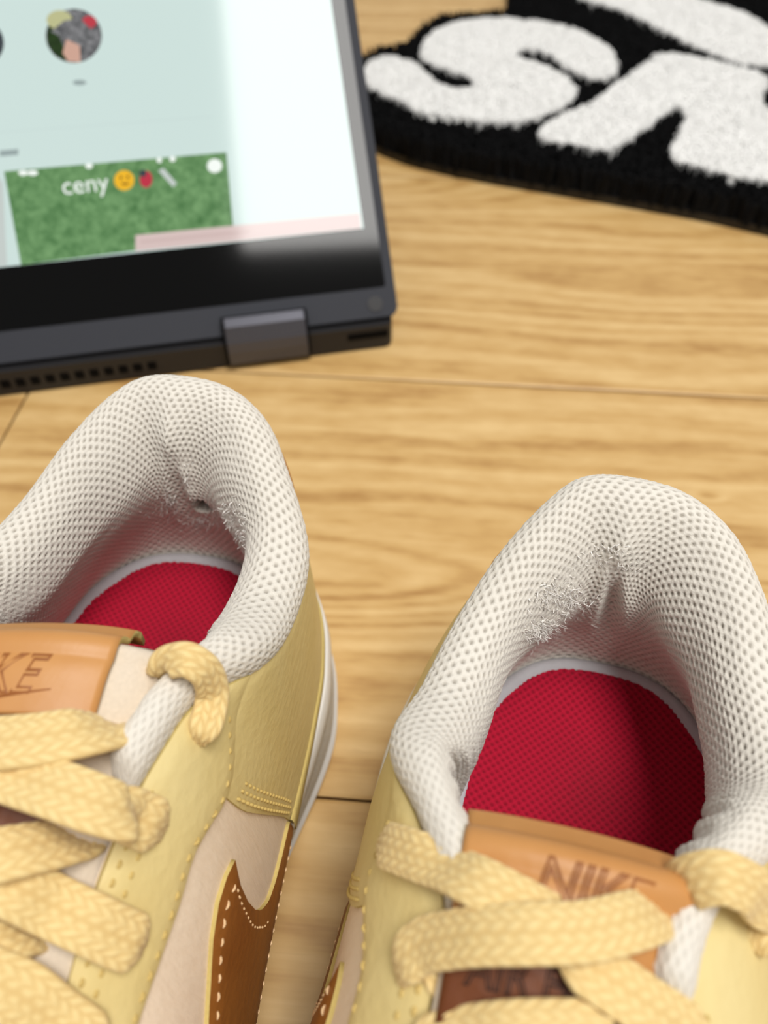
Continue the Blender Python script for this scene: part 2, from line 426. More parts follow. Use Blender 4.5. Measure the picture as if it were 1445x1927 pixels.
disp = slab('display', rrect(-LW - dr_, dr_, db, 20.4, .02), .012, .018, M['page_white'], laptop, FR)
lay = [.018]
def ui(name, pix, mat, parent=None, raise_=True):
    poly = [scr(*p) for p in pix]
    if raise_: lay[0] += .0012
    V, Fc = prism(poly, lay[0] - .001, lay[0], FR)
    return link(name, mesh_py(name, V, Fc, mat), parent or disp)
def disc(cx, cy, rx, ry=None, n=28, a0=0, a1=360):
    ry = ry or rx; return [(cx + rx*math.cos(math.radians(a0+(a1-a0)*k/n)), cy + ry*math.sin(math.radians(a0+(a1-a0)*k/n))) for k in range(n + (0 if a1-a0 == 360 else 1))]
ui('rule', [(-20,250),(400,219),(400,221),(-20,252)], M['scr_line'])
pic = ui('round_picture', disc(139, 68, 53, 51), M['pic'])
ui('picture_patch', disc(139, 68, 51, 49, 14, 95, 215), M['pic_g'], disp); ui('picture_patch', disc(112, 38, 24, 18), M['pic_y'], disp)
ui('picture_patch', disc(168, 42, 14, 12), M['pic_r'], disp); ui('picture_patch', [(125,75),(150,82),(152,118),(128,116),(118,100)], M['pic_s'], disp)
ui('picture_patch', [(96,60),(120,40),(150,34),(176,60),(180,80),(150,86),(120,72)], M['pic'], disp)
ui('round_picture', disc(-38, 82, 46, 44), M['scr_dark'])
ui('caption', disc(150, 156, 13, 5), M['scr_text']); ui('caption', [(0,284),(35,281),(35,292),(0,295)], M['scr_text'])
grass = ui('video_card', [(8,323),(426,287),(441,449),(40,499)], M['grass'])
ui('video_card', [(-120,342),(-4,331),(6,345),(14,500),(-100,512)], M['scr_gry'])
st = ui('status_bar', [(255,443),(676,402),(679,430),(255,473)], M['status'])
ui('status_text', [(264,453),(470,433),(470,439),(264,459)], M['status2'])
def scr_text(name, body, pix, hpx, mat):
    cu = bpy.data.curves.new(name, 'FONT'); cu.body = body; cu.size = 1.0; cu.resolution_u = 3
    o = bpy.data.objects.new(name, cu); col.objects.link(o); dg = bpy.context.evaluated_depsgraph_get(); dg.update()
    me = bpy.data.meshes.new_from_object(o.evaluated_get(dg)); bpy.data.objects.remove(o); bpy.data.curves.remove(cu)
    P = np.array([v.co[:] for v in me.vertices]); x0, x1 = P[:,0].min(), P[:,0].max()
    A = np.array(scr(*pix[0])); B_ = np.array(scr(*pix[1])); ux = (B_ - A) / (x1 - x0); uy = np.array([-ux[1], ux[0]]) * hpx
    lay[0] += .0012
    for v, p in zip(me.vertices, P):
        q = A + ux * (p[0] - x0) + uy * p[1]; w = lid0 + ex*q[0] + eb*q[1] + en*lay[0]; v.co = w * C
    me.materials.append(mat); me.name = name
    return link(name, me, disp)
scr_text('caption_text', 'ceny', [(120, 367), (207, 358)], 1.0, M['scr_white'])
for a, b, w in ((44, 330, 9), (62, 330, 10), (168, 317, 7), (300, 306, 5), (325, 304, 6)): ui('caption_stroke', disc(a, b - 4, w, 5), M['scr_white'])
e1 = ui('emoji', disc(234, 340, 19, 19), M['scr_yel']); ui('emoji_eye', disc(228, 335, 2.5, 3.5), M['scr_brn']); ui('emoji_eye', disc(241, 334, 2.5, 3.5), M['scr_brn'])
ui('emoji_mouth', disc(236, 345, 8, 4, 12, 0, 180), M['scr_brn'])
ui('emoji', disc(275, 338, 12, 16), M['scr_red']); ui('emoji_detail', disc(269, 327, 7, 7), M['scr_dark'])
ui('emoji', [(298,322),(308,317),(333,346),(326,353)], M['scr_gry']); ui('card_icon', disc(404, 313, 14, 13), M['scr_white'])
# base back edge details (plane y=0 of the laptop)
def back(px, py, yoff=0.0): 
    q = to_lap(unp_plane(px, py, LO + ly * yoff, -ly)); return (float(q[0]), float(q[2]))
BF = lambda y: (np.array([0, y, 0.]), ex, np.array([0, 0, 1.]), np.array([0, -1., 0]))
v0, v1 = back(8, 718), back(285, 684); pitch = (v1[0]-v0[0]) / 10
for k in range(-9, 11):
    cx = v0[0] + pitch * k; zc = .62
    if cx < -LW + 6: continue
    slab('vent_slot', rrect(cx - .19, cx + .19, zc - .2, zc + .2, .05, 2), -.1, .012, M['vent'], laptop, BF(0))
h0, h1 = back(425, 640, -.1)[0], back(577, 620, -.1)[0]
HP = [(-.05, .12), (-.28, .35), (-.30, .95), (-.22, 1.35), (.12, 1.95), (.55, 2.15), (.8, 1.7), (.8, .12)]
for a, b in ((h0, h1), (-LW - h1, -LW - h0)):
    fr = (np.array([a, 0, 0.]), np.array([0, 1., 0]), np.array([0, 0, 1.]), np.array([1., 0, 0]))
    slab('hinge', HP, 0, b - a, M['hinge'], laptop, fr, .06)
    fr = (np.array([a - .1, .04, 0.]), np.array([0, 1., 0]), np.array([0, 0, 1.]), np.array([1., 0, 0]))
    slab('hinge_recess', HP, 0, b - a + .2, M['vent'], laptop, fr)
c0 = scr(706, 572)
slab('bumper', disc(c0[0], c0[1], .34, .34), -.05, .04, M['lap_dark'], laptop, FR, .02)
slab('port', rrect(-1.9, -.12, .62, .95, .05, 2), -.1, .02, M['vent'], laptop, BF(0))
slab('foot', rrect(-30, -1.5, 1.0, 2.0, .3), 0, .1, M['vent'], laptop)

# ------------------------------------------------------------------ sneakers
Q = [0,1,2,3,4.5,6,7.5,8.7,10,12,14,17,20,24,27,28.2,29]
TS = [.85,1.0,1.6,2.5,4.0,5.6,7.2,8.3,9.3,11,13,16,17.8,18.5,18.8,18.9,19]
TX = [0,1.1,2.0,2.6,3.05,3.25,3.25,2.75,2.25,1.95,1.85,1.8,1.5,1.0,.5,.25,0]
TZ = [9.35,9.28,9.05,8.65,8.1,8.2,9.2,9.9,10.1,9.7,9.0,7.8,7.0,6.7,6.5,6.45,6.4]
BX = [0,1.3,2.45,3.2,3.7,3.85,3.9,3.95,4.0,4.1,4.2,4.6,4.9,4.6,3.5,2.0,0]
BS = [.3,.5,1.2,2.3,4.0,5.6,7.3,8.6,10,12,14,17,20.5,24,26.8,27.9,28.3]
BZ = [3.2]*6 + [3.1]*3 + [3.0]*3 + [2.8]*5
IX = [0,.95,1.75,2.4,2.85,3.0,3.05,3.05,3.05,3.1,3.2,3.4,3.6,3.2,2.2,1.2,0]
IS = [1.95,2.05,2.45,3.2,4.5,5.9,7.4,8.6,10,12,14,17,20,23.5,26,26.8,27]
APEX = 1.3
class Shoe: pass
SHOES = {'L': dict(a=(-4.62, 13.1), phi=9.5, bp=-.3, bn=0.0, ix=-.2, tx=-.15, ts=0.0, tz=0.0, tyaw=-.2, bend=-1,
               tp={4.5: 3.35, 6: 3.48, 7.5: 3.4, 8.7: 2.8, 10: 2.55, 12: 2.2, 14: 2.1}, tn={1: .92, 2: 1.6, 3: 2.2, 4.5: 2.8, 6: 3.15}),
         'R': dict(a=(4.85, 10.0), phi=13.3, bp=-.2, bn=.1, ix=.6, tx=-.62, ts=.3, tz=-.2, tyaw=0.0, bend=1,
               tp={7.5: 2.5, 8.7: 1.45, 10: .95, 12: .9, 14: 1.0}, tn={1: .9, 2: 1.5, 3: 2.1, 4.5: 2.75, 6: 3.12, 7.5: 3.35, 8.7: 2.75, 10: 2.2, 12: 2.1})}
def half(ys, over, add=0.0):
    return [over.get(q, y + (add if y > 1 else 0)) for q, y in zip(Q, ys)]
def two(yp, yn, q, odd):
    xs = [-b for b in Q[:0:-1]] + Q
    return cr(xs, [(-b if odd else b) for b in yn[:0:-1]] + list(yp), q)

LACES = {}
def build_shoe(key, label):
    sp = SHOES[key]; phi = math.radians(sp['phi'])
    yd = np.array([math.sin(phi), math.cos(phi), 0]); xd = np.array([math.cos(phi), -math.sin(phi), 0])
    org = np.array([sp['a'][0], sp['a'][1], 0]) + yd * APEX
    root = bpy.data.objects.new('low_top_sneaker', None); col.objects.link(root)
    root.location = org * C; root.rotation_euler = (0, 0, -phi)
    root['label'] = label; root['category'] = 'shoe'; root['group'] = 'pair of butter-yellow sneakers'
    def W(P): P = np.asarray(P, float); return org + P[..., 0:1]*xd + P[..., 1:2]*yd + P[..., 2:3]*np.array([0,0,1.])
    def Lc(P): d = np.asarray(P, float) - org; return np.stack([d @ xd, d @ yd, d[..., 2]], -1)
    txp, txn = half(TX, sp['tp']), half(TX, sp['tn']); 
    med = {14: 4.05, 17: 4.05, 20: 4.0, 24: 3.7, 27: 2.7, 28.2: 1.6}                       # straighter side, facing the other shoe
    bxp, bxn = half(BX, med if sp['bend'] < 0 else {}, sp['bp']), half(BX, med if sp['bend'] > 0 else {}, sp['bn'])
    bend = lambda s_: sp['bend'] * .013 * np.maximum(0, s_ - 12) ** 2          # the last curves outwards towards the toe
    T = lambda q: np.stack([two(txp, txn, q, True) + bend(two(TS, TS, q, False)), -two(TS, TS, q, False), two(TZ, TZ, q, False)], -1)
    B = lambda q: np.stack([two(bxp, bxn, q, True) + bend(two(BS, BS, q, False)), -two(BS, BS, q, False), two(BZ, BZ, q, False)], -1)
    I = lambda q: np.stack([two(IX, IX, q, True) + sp['ix'] * (1 - smooth01(8, 13, abs(q))), -two(IS, IS, q, False), np.full(np.shape(q), 4.4)], -1)
    def shell(q, t):
        q = np.asarray(q, float); t = np.asarray(t, float)[..., None]; b = B(q); a = T(q)
        u_ = smooth01(7.3, 9.5, abs(q)) * (1 - smooth01(15, 19, abs(q))); P = b + (a - b) * np.stack([.25 - .1*u_, .25 + 0*u_, .6 + .18*u_], -1); return (1-t)**2*b + 2*t*(1-t)*P + t*t*a
    def snorm(q, t):
        e = 1e-3; du = shell(q + e, t) - shell(q - e, t); dt = shell(q, t + e) - shell(q, t - e)
        return nrm(np.cross(du, dt))
    # outward test
    sgn = 1.0 if snorm(np.array(5.0), np.array(.5))[0] > 0 else -1.0
    N = lambda q, t: sgn * snorm(q, t)
    # --- quarter (base shell)
    qq = np.linspace(-29, 29, 301); tt = np.linspace(0, 1, 22); G = np.meshgrid(qq, tt, indexing='ij')
    P = shell(G[0], G[1]); fc = grid_faces(*P.shape[:2])
    if sgn < 0: fc = fc[:, ::-1]
    o = link('quarter', mesh_np('quarter', P.reshape(-1, 3), fc, M['blush']), root)
    # --- leather panels
    def panel(name, poly, mats, th=.12, lift=.0, step=.22, round_=True, refine=160):
        poly = np.asarray(poly, float)
        if refine:
            n = len(poly); out = []
            for i in range(n):
                a, b = poly[i], poly[(i+1) % n]; k = max(1, int(np.hypot((b[0]-a[0]), (b[1]-a[1])*7) / .14))
                for j in range(k): out.append(a + (b-a) * j / k)
            poly = np.array(out)
        nb = len(poly); lo, hi = poly.min(0), poly.max(0)
        gx = np.arange(lo[0], hi[0], step); gy = np.arange(lo[1], hi[1], step / 6.5)
        g = np.stack(np.meshgrid(gx, gy, indexing='ij'), -1).reshape(-1, 2); g = g[inpoly(g, poly)]
        sc = np.array([1, 6.5])                                     # distance to border
        A = poly * sc; D = np.roll(A, -1, 0) - A
        def bdist(pts):
            pr = pts * sc; best = np.full(len(pr), 1e9)
            for i in range(nb):
                w = pr - A[i]; t = np.clip((w @ D[i]) / (D[i] @ D[i] + 1e-12), 0, 1); best = np.minimum(best, np.linalg.norm(w - t[:, None]*D[i], axis=1))
            return best
        g = g[bdist(g) > .08]
        pts = np.vstack([poly, g]); 
        vs_, _, fs, *_ = delaunay_2d_cdt([Vector(p * sc) for p in pts], [(i, (i+1) % nb) for i in range(nb)], [], 1, 1e-5)
        uv = np.array([v[:] for v in vs_]) / sc
        bd = bdist(uv)
        th_ = lift + th * (1 - .45 * (1 - smooth01(0, .22, bd)))
        q, t = uv[:, 0], uv[:, 1]
        top = shell(q, t) + N(q, t) * th_[:, None]
        nt = len(top); bot = shell(q[:nb], t[:nb]) + N(q[:nb], t[:nb]) * (-.02)
        faces = [tuple(f) for f in fs]; 
        # orientation
        f0 = faces[len(faces)//2]; nn = np.cross(top[f0[1]]-top[f0[0]], top[f0[2]]-top[f0[0]])
        if nn @ N(q[f0[0]], t[f0[0]]) < 0: faces = [f[::-1] for f in faces]
        mi = [0] * len(faces)
        dbl = np.r_[top[:nb], bot]; base = nt
        V = np.vstack([top, top[:nb], bot])
        for i in range(nb):
            j = (i + 1) % nb; faces.append((nt+i, nt+j, nt+nb+j, nt+nb+i)); mi.append(1)
        me = mesh_py(name, V, faces, mats, True, mi)
        return link(name, me, root)
    def stitches(name, path, mat, ln=.2, gap=.13, r=.034, lift=.16, off=0):
        pth = spline(path, 400); P3 = shell(pth[:,0], pth[:,1]) + N(pth[:,0], pth[:,1]) * lift
        d = np.r_[0, np.cumsum(np.linalg.norm(np.diff(P3, axis=0), axis=1))]; V = []; Fc = []; s = off
        while s + ln < d[-1]:
            xs = np.linspace(s, s + ln, 5); pc = np.stack([np.interp(xs, d, P3[:, k]) for k in range(3)], -1)
            qn = np.stack([np.interp(xs, d, pth[:, k]) for k in range(2)], -1); n = N(qn[:,0], qn[:,1])
            tg = nrm(np.gradient(pc, axis=0)); sd = nrm(np.cross(n, tg)); b0 = len(V)
            for i in range(5):
                rr = r * (1 - .55 * ((i-2)/2.)**2); dz = -.05 * ((i-2)/2.)**2
                for a in range(6):
                    an = a * math.pi / 3; V.append(pc[i] + n[i]*dz + sd[i]*rr*math.cos(an)*1.2 + n[i]*rr*math.sin(an))
            for i in range(4):
                for a in range(6): Fc.append((b0+i*6+a, b0+i*6+(a+1)%6, b0+i*6+6+(a+1)%6, b0+i*6+6+a))
            Fc.append(tuple(b0+a for a in range(6))[::-1]); Fc.append(tuple(b0+24+a for a in range(6)))
            s += ln + gap
        return link(name, mesh_py(name, V, Fc, mat, True), root, kind='stuff')
    for s in (1, -1):
        sm = lambda pts: [(s * a, b) for a, b in pts]
        hp = spline([(9.6,.64),(9.42,.5),(9.02,.35),(8.6,.22),(8.25,.09),(8.1,.0)], 14).tolist()
        if s == 1:
            heel = [(7.75, 1.0), (8.2, .92), (8.8, .80)] + hp
            heelp = heel + [(-a, b) for a, b in heel[::-1]]
            panel('heel_counter', heelp, [M['yellow'], M['cut']], .11)
        for k in range(3):
            stitches('stitching', sm([(9.38-.17*k, .54), (9.2-.17*k, .46), (8.9-.17*k, .35), (8.5-.15*k, .22), (8.2-.12*k, .12)]), M['thread_y'], .16, .07, .03, .12)
        ey = spline([(7.8,1.0),(8.38,.82),(8.9,.67),(9.2,.625),(9.6,.61),(10.2,.64),(10.7,.665),(11.5,.66),(12.35,.68),(13.1,.71),(15,.72),(17,.72),(19,.76),(21,.9)], 46).tolist()
        eyp = ey + [(21,.995),(17,.995),(14,.995),(12,.995),(10,.995),(8.7,.995)]
        panel('eyestay', sm(eyp), [M['yellow'], M['cut']], .13, .05)
        stitches('stitching', [(s*(a+.16), b+.034) for a, b in ey[2:-4]], M['thread_y'], .17, .1, .026, .186)
        for dd in (.045, .10):
            stitches('stitching', sm([(10.6,1-dd),(12,1-dd),(14,1-dd),(17,1-dd)]), M['thread_y'], .16, .09, .03, .186)
        sw = [(10.14,.43),(10.49,.45),(10.94,.455),(11.46,.435),(12,.395),(12.7,.355),(14,.32),(16,.33),(18,.4),(18.4,.34),(18,.17),(17,.0),(8.2,0),(8.25,.07)] + spline([(9.0,.07),(9.6,.085),(10.05,.125),(10.3,.185),(10.4,.25),(10.38,.32),(10.25,.39)], 18).tolist()
        panel('side_emblem', sm(sw), [M['brown'], M['cut']], .14)
        stitches('stitching', sm([(10.45,.405),(10.9,.42),(11.4,.40),(12,.36),(12.7,.32),(14,.285),(16,.295)]), M['thread_p'], .2, .09, .026, .146)
        stitches('stitching', sm([(10.5,.39),(10.62,.32),(10.66,.24),(10.5,.15),(10.2,.09)]), M['thread_p'], .13, .07, .02, .144)
        stitches('stitching', sm([(8.6,.03),(10,.03),(12,.03),(15,.03)]), M['thread_p'], .15, .09, .022, .144)
    # heel pull patch at the back
    ht = spline([(-3.1,.99),(-2.9,.84),(-1.5,.76),(0,.74),(1.5,.76),(2.9,.84),(3.1,.99)], 30).tolist()
    panel('heel_tab', ht, [M['tan'], M['cut']], .14, .1)
    # pale cut edge of the counter, just above the sole
    qe = np.linspace(-8.25, 8.25, 150); rows = [shell(qe, 0*qe + tv) + N(qe, 0*qe + tv)*lf for tv, lf in ((.085,.10),(.085,.14),(.06,.165),(.02,.165),(.005,.1))]
    Pe = np.stack(rows, 1); link('cut_edge', mesh_np('cut_edge', Pe.reshape(-1,3), grid_faces(*Pe.shape[:2]), M['cut']), root)
    # --- sole
    qs = np.linspace(-29, 29, 281); b = B(qs); tg = nrm(np.gradient(b, axis=0)); out = np.stack([-tg[:,1], tg[:,0], 0*tg[:,0]], -1)
    if out[np.argmin(abs(qs-5)), 0] < 0: out = -out
    out[0] = out[-1] = (0, -1, 0)
    prof = [(-.15,3.25,0),(.16,3.32,0),(.24,3.22,0),(.27,2.75,0),(.30,2.62,0),(.25,2.5,1),(.27,1.9,1),(.28,.95,1),(.26,.78,0),(.36,.70,0),(.36,.45,0),(.28,.1,0),(.1,.02,0),(-.8,.02,0)]
    waist = (smooth01(5.0, 9.5, abs(qs))*(1-smooth01(16, 20, abs(qs))))[:, None]
    rows = [b*np.array([1,1,0]) + out*(p - waist*(.25 + .7*(1 - z/3.3))) + np.array([0,0,1])*(z*(b[:,2:3]/3.2)) for p, z, _ in prof]
    P = np.stack(rows, 1); fc = grid_faces(*P.shape[:2]); 
    mi = np.tile(np.array([prof[j][2] and prof[j+1][2] for j in range(len(prof)-1)]), P.shape[0]-1)
    o = link('sole', mesh_np('sole', P.reshape(-1,3), fc, [M['sole'], M['sole_t']], True, None, None, mi), root)
    me = o.data; 
    # bottom
    bt = rows[-1]; V, Fc = prism([tuple(p[:2]) for p in bt[:-1]], .02, .5); link('outsole', mesh_py('outsole', V, Fc, M['sole']), root)
    # --- collar lining: roll over the collar and down to the sockliner
    qd = np.linspace(-11.2, 11.2, 1500); Td = T(qd); d = np.r_[0, np.cumsum(np.linalg.norm(np.diff(Td, axis=0), axis=1))]
    nU = int(d[-1] / .031); Uu = np.linspace(0, d[-1], nU); q = np.interp(Uu, d, qd); Uc = Uu - d[-1]/2
    t_ = T(q); tg = nrm(np.gradient(t_ * np.array([1,1,0]), axis=0)); o_ = np.stack([-tg[:,1], tg[:,0], 0*tg[:,0]], -1)
    if o_[np.argmin(abs(q-5)), 0] < 0: o_ = -o_
    tight = smooth01(6.0, 8.0, abs(q))[:, None]
    fan = np.stack([.38*t_[:,0]/1.2, -(-1.0*np.clip(1-abs(t_[:,0])/3.3, 0, 1)**.8), 0*q], -1)      # heel: widths scale instead of pinching
    oin = fan*(1-tight) + o_*tight
    a = abs(q); fade = 1 - .95*smooth01(np.where(q > 0, 10.4, 9.7), 11.15, a); k = (1 - .5 * smooth01(6.8, 8.8, a)) * fade; kz = (1 - .3 * smooth01(7.2, 9.0, a)) * fade
    RP = [(-.06,-.28),(.10,-.05),(.17,.25),(.10,.58),(-.22,.84),(-.62,.86),(-.98,.58),(-1.16,.08),(-1.2,-.5)]
    CP = [t_ + (o_ if p > -.1 else oin)*(k*p)[:,None] + np.array([0,0,1])*(kz*z)[:,None] for p, z in RP]
    ins = I(q); e_ = CP[-1]
    pad = .74*np.exp(-((a-.6)/2.9)**4); crease = np.exp(-((q-.05)/.36)**2)
    inw = -oin
    for f, w in ((.2,1.0),(.42,.62),(.66,.12),(.86,-.08)):
        c = e_*(1-f) + ins*f; c = c + inw*(w*(pad - (.42 if key == 'L' else .55)*crease))[:,None]; 
        CP.append(c)
    CP.append(ins + o_*.0)
    CP[6] = CP[6] + inw*(.2*pad)[:,None]; CP[7] = CP[7] + inw*(.55*pad)[:,None]; CP[8] = CP[8] + inw*(.85*pad - .22*crease)[:,None]
    CP = np.stack(CP, 1)                                          # (nU, K, 3)
    mid = CP[nU//2]; dm = np.r_[0, np.cumsum(np.linalg.norm(np.diff(CP.mean(0) if False else mid, axis=0), axis=1))]
    nW = int(dm[-1] / .031); Wd = np.linspace(0, dm[-1], nW)
    P = np.stack([np.stack([cr(dm, CP[:, :, c].T, Wd)[:, :] for c in range(3)], -1)], 0)[0] if False else None
    m_ = np.gradient(CP, dm, axis=1); i = np.clip(np.searchsorted(dm, Wd, side='right')-1, 0, len(dm)-2); hh = (dm[i+1]-dm[i]); ts = ((Wd-dm[i])/hh)[None,:,None]; hh = hh[None,:,None]
    P = (2*ts**3-3*ts**2+1)*CP[:,i] + (ts**3-2*ts**2+ts)*hh*m_[:,i] + (-2*ts**3+3*ts**2)*CP[:,i+1] + (ts**3-ts**2)*hh*m_[:,i+1]
    Nn = normals_grid(P)
    if Nn[nU//2, nW//4] @ np.array([0,0,1.]) < 0 and Nn[nU//2, nW//3, 2] < 0: Nn = -Nn
    U2, W2 = np.meshgrid(Uc, Wd, indexing='ij')
    U2 = U2 + .05*(vnoise(U2*.8, W2*.8, 3)-.5)*2; W2 = W2 + .05*(vnoise(U2*.7+9, W2*.7, 4)-.5)*2
    pu, pw = .25, .27
    def lat(a_, b_, ox, oy, sx, sy):
        da = (a_/pu + ox); da = (da - np.round(da))*pu; db_ = (b_/pw + oy); db_ = (db_ - np.round(db_))*pw
        return np.exp(-((da/sx)**2 + (db_/sy)**2)**1.3)
    pit = np.maximum(lat(U2, W2, 0, 0, .058, .036), lat(U2, W2, .5, .5, .058, .036))
    rib = .5 + .5*np.cos(2*np.pi*U2/.125)
    side = smooth01(4.0, 6.5, abs(q))[:, None] * smooth01(2.2, 3.4, W2)
    side = np.maximum(side, .0)
    pit_e = pit*(1-.75*side)*(1-.5*smooth01(7.2, 8.6, abs(q)))[:, None]
    h = -.05*pit_e + .016*(1-pit)*(vnoise(U2/.045, W2/.07, 7)-.5) + .035*side*(rib-.5)
    fold = smooth01(6.0, 8.0, abs(q))[:, None]*smooth01(2.0, 3.2, W2)*.06*np.sin(U2*2*np.pi/.55 + 2*vnoise(U2, W2*.7, 8))
    h = h + fold
    P0_ = P.copy()
    wx, wy, wz = proj(W(P))
    facing = np.einsum('ijk,ijk->ij', Nn, Lc(CAMP) - P) > 0
    def near(px, py, rad=6):
        dd = np.hypot(wx-px, wy-py); c = (dd < rad) & facing
        if not c.any(): c = dd < dd.min() + 3
        return np.unravel_index(np.where(c, wz, 1e9).argmin(), wz.shape)
    dark_tone = np.zeros_like(pit)
    tear = TEARS[key]; bald = np.zeros_like(pit)
    for (px, py, rr) in tear['bald']:
        c = P[near(px, py)]; dd = np.linalg.norm(P - c, axis=-1); bald = np.maximum(bald, np.exp(-(dd/rr)**2))
    h = h*(1-.75*bald) + bald*.03*(vnoise(U2/.06, W2/.05, 12)-.5) - .03*bald
    pit_e = pit_e*(1-.8*bald)
    for (px, py, rr) in tear['hole']:
        c = P[near(px, py)]; dd = np.linalg.norm(P - c, axis=-1); ang = vnoise(U2/.07, W2/.07, 21)
        e = 1 - smooth01(rr*.7, rr*1.15, dd + .08*(ang-.5)); dark_tone = np.maximum(dark_tone, e); h = h - .42*e  # hole shows the dark underlayer: a dent coloured near-black
    P = P + Nn*h[..., None]
    fc = grid_faces(nU, nW)
    n0 = np.cross(P[nU//2+1, nW//4]-P[nU//2, nW//4], P[nU//2, nW//4+1]-P[nU//2, nW//4])
    if n0 @ Nn[nU//2, nW//4] < 0: fc = fc[:, ::-1]
    lining = link('collar_lining', mesh_np('collar_lining', P.reshape(-1,3), fc, M['lining'], True, {'pit': pit_e*.85, 'dark_tone': dark_tone}), root, label='worn white padded mesh lining')
    # frayed fibres
    r_ = np.random.default_rng(11 if key == 'L' else 12); V = []; Fc = []
    for (px, py, sx, sy, n, ln) in tear['fuzz']:
        for _ in range(n):
            ij = near(px + r_.normal(0, sx), py + r_.normal(0, sy), 5); c = P[ij]; nn = Nn[ij]
            dv = nrm(nn*r_.uniform(.2, 1) + r_.normal(0, .75, 3)); L_ = ln*r_.uniform(.4, 1.5); rad = r_.choice([.005, .008, .012, .018]); b0 = len(V)
            p = c - nn*.01; sd = nrm(np.cross(dv, r_.normal(0, 1, 3))); up = np.cross(dv, sd)
            for s_ in range(5):
                for a_ in range(3): an = a_*2.094; V.append(p + (sd*math.cos(an)+up*math.sin(an))*rad*(1-.12*s_))
                p = p + dv*L_/4; dv = nrm(dv + r_.normal(0, .38, 3) + np.array([0,0,-.06]))
            for s_ in range(4):
                for a_ in range(3): Fc.append((b0+s_*3+a_, b0+s_*3+(a_+1)%3, b0+s_*3+3+(a_+1)%3, b0+s_*3+3+a_))
    link('frayed_fibres', mesh_np('frayed_fibres', np.array(V), np.array(Fc), M['fibre']), lining, kind='stuff', label='loose white threads around the worn heel')
    # --- sockliner
    ss = np.linspace(2.22, 16, 400); qi = np.linspace(0, 17, 800); si = two(IS, IS, qi, False); xi = two(IX, IX, qi, True)
    ss = 2.22 + (16-2.22)*np.linspace(0, 1, 430)**1.25
    hw = np.interp(ss - .26, si, xi) - .06; hw = np.maximum(hw, .01)
    av = np.linspace(-1, 1, 200); S2, A2 = np.meshgrid(ss, av, indexing='ij'); X2 = A2*hw[:, None]
    edge = abs(A2)**5*smooth01(2.2, 4, S2) 
    Zz = 4.52 + .22*edge + .2*(1-smooth01(2.2, 3.6, S2)) - .12*np.exp(-(X2/1.8)**2-((S2-5)/2.2)**2)
    p1 = .19; 
    def lat2(ox, oy):
        da = X2/p1+ox; da = (da-np.round(da))*p1; db_ = S2/p1+oy; db_ = (db_-np.round(db_))*p1
        return np.exp(-((da/.05)**2+(db_/.045)**2))
    pt = np.maximum(lat2(0,0), lat2(.5,.5))
    Zz = Zz - .035*pt + .012*(vnoise(X2/.04, S2/.04, 5)-.5)
    stain = .55*np.exp(-((X2-sp.get('stx', .3))/.9)**2-((S2-5.0)/1.0)**2)*(.7+.6*vnoise(X2*1.5, S2*1.5, 6))
    Pn = np.stack([X2 + sp['ix']*(1-smooth01(8, 13, S2)), -S2, Zz], -1)
    fc = grid_faces(*S2.shape); fc = fc
    n0 = np.cross(Pn[201,100]-Pn[200,100], Pn[200,101]-Pn[200,100])
    if n0[2] < 0: fc = fc[:, ::-1]
    link('sockliner', mesh_np('sockliner', Pn.reshape(-1,3), fc, M['red'], True, {'pit': pt*.75, 'dark_tone': stain*.45}), root, label='red mesh insole with a dark worn patch')
    # rim of the foam footbed, showing round the heel
    qr = np.linspace(-7, 7, 120); ir = I(qr); cen = np.stack([0*qr + sp['ix'], -np.maximum(5.2, two(IS,IS,qr,False)), 0*qr], -1); dirv = nrm((ir-cen)*np.array([1,1,0]))
    P = np.stack([ir - dirv*.40 + np.array([0,0,.06]), ir - dirv*.26 + np.array([0,0,.33]), ir - dirv*.1 + np.array([0,0,.36]), ir + dirv*.05 + np.array([0,0,.25]), ir + dirv*.12 + np.array([0,0,-.2])], 1)
    link('footbed_rim', mesh_np('footbed_rim', P.reshape(-1,3), grid_faces(*P.shape[:2]), M['rim']), root, label='pale foam edge of the insole')
    # --- tongue
    cs = [8.15, 8.25, 8.7, 9.4, 10.4, 12, 14, 17, 19]; cz = [10.55, 10.85, 11.0, 10.85, 10.55, 10.0, 9.2, 7.3, 5.8]
    tx = sp['tx']
    tw = lambda s_: np.interp(s_, [8, 9, 12, 19], [1.5, 1.5, 1.6, 1.8] if key == 'R' else [2.25, 2.35, 2.35, 1.8])
    def tong(x, s_): return np.stack([x + tx*(1 - smooth01(10.5, 13, s_)) + bend(s_), -(s_ + sp['ts'] + sp['tyaw']*x*(1-smooth01(9.5, 12, s_))), cr(cs, cz, s_) + sp['tz'] - .22*(x/1.6)**2 - .10*np.abs(x/1.9)**5 - (.45*np.clip(x/1.4, 0, 2)**2*smooth01(8.3, 9.0, s_) if key == 'R' else 0)], -1)
    sv = np.r_[np.linspace(8.15, 9, 24), np.linspace(9.1, 19, 60)]; uv = np.linspace(-1, 1, 40); S2, U2 = np.meshgrid(sv, uv, indexing='ij'); X2 = U2*tw(S2)
    top = tong(X2, S2); und = top.copy(); und[..., 2] -= .55; und[..., 1] -= .05
    loop = np.concatenate([top, und[:, ::-1]], 1); fc = grid_faces(loop.shape[0], loop.shape[1], True)
    link('tongue', mesh_np('tongue', loop.reshape(-1,3), fc, M['cream']), root)
    m0 = loop[0]; Vc = np.vstack([top[0], und[0]]); n_ = len(uv)
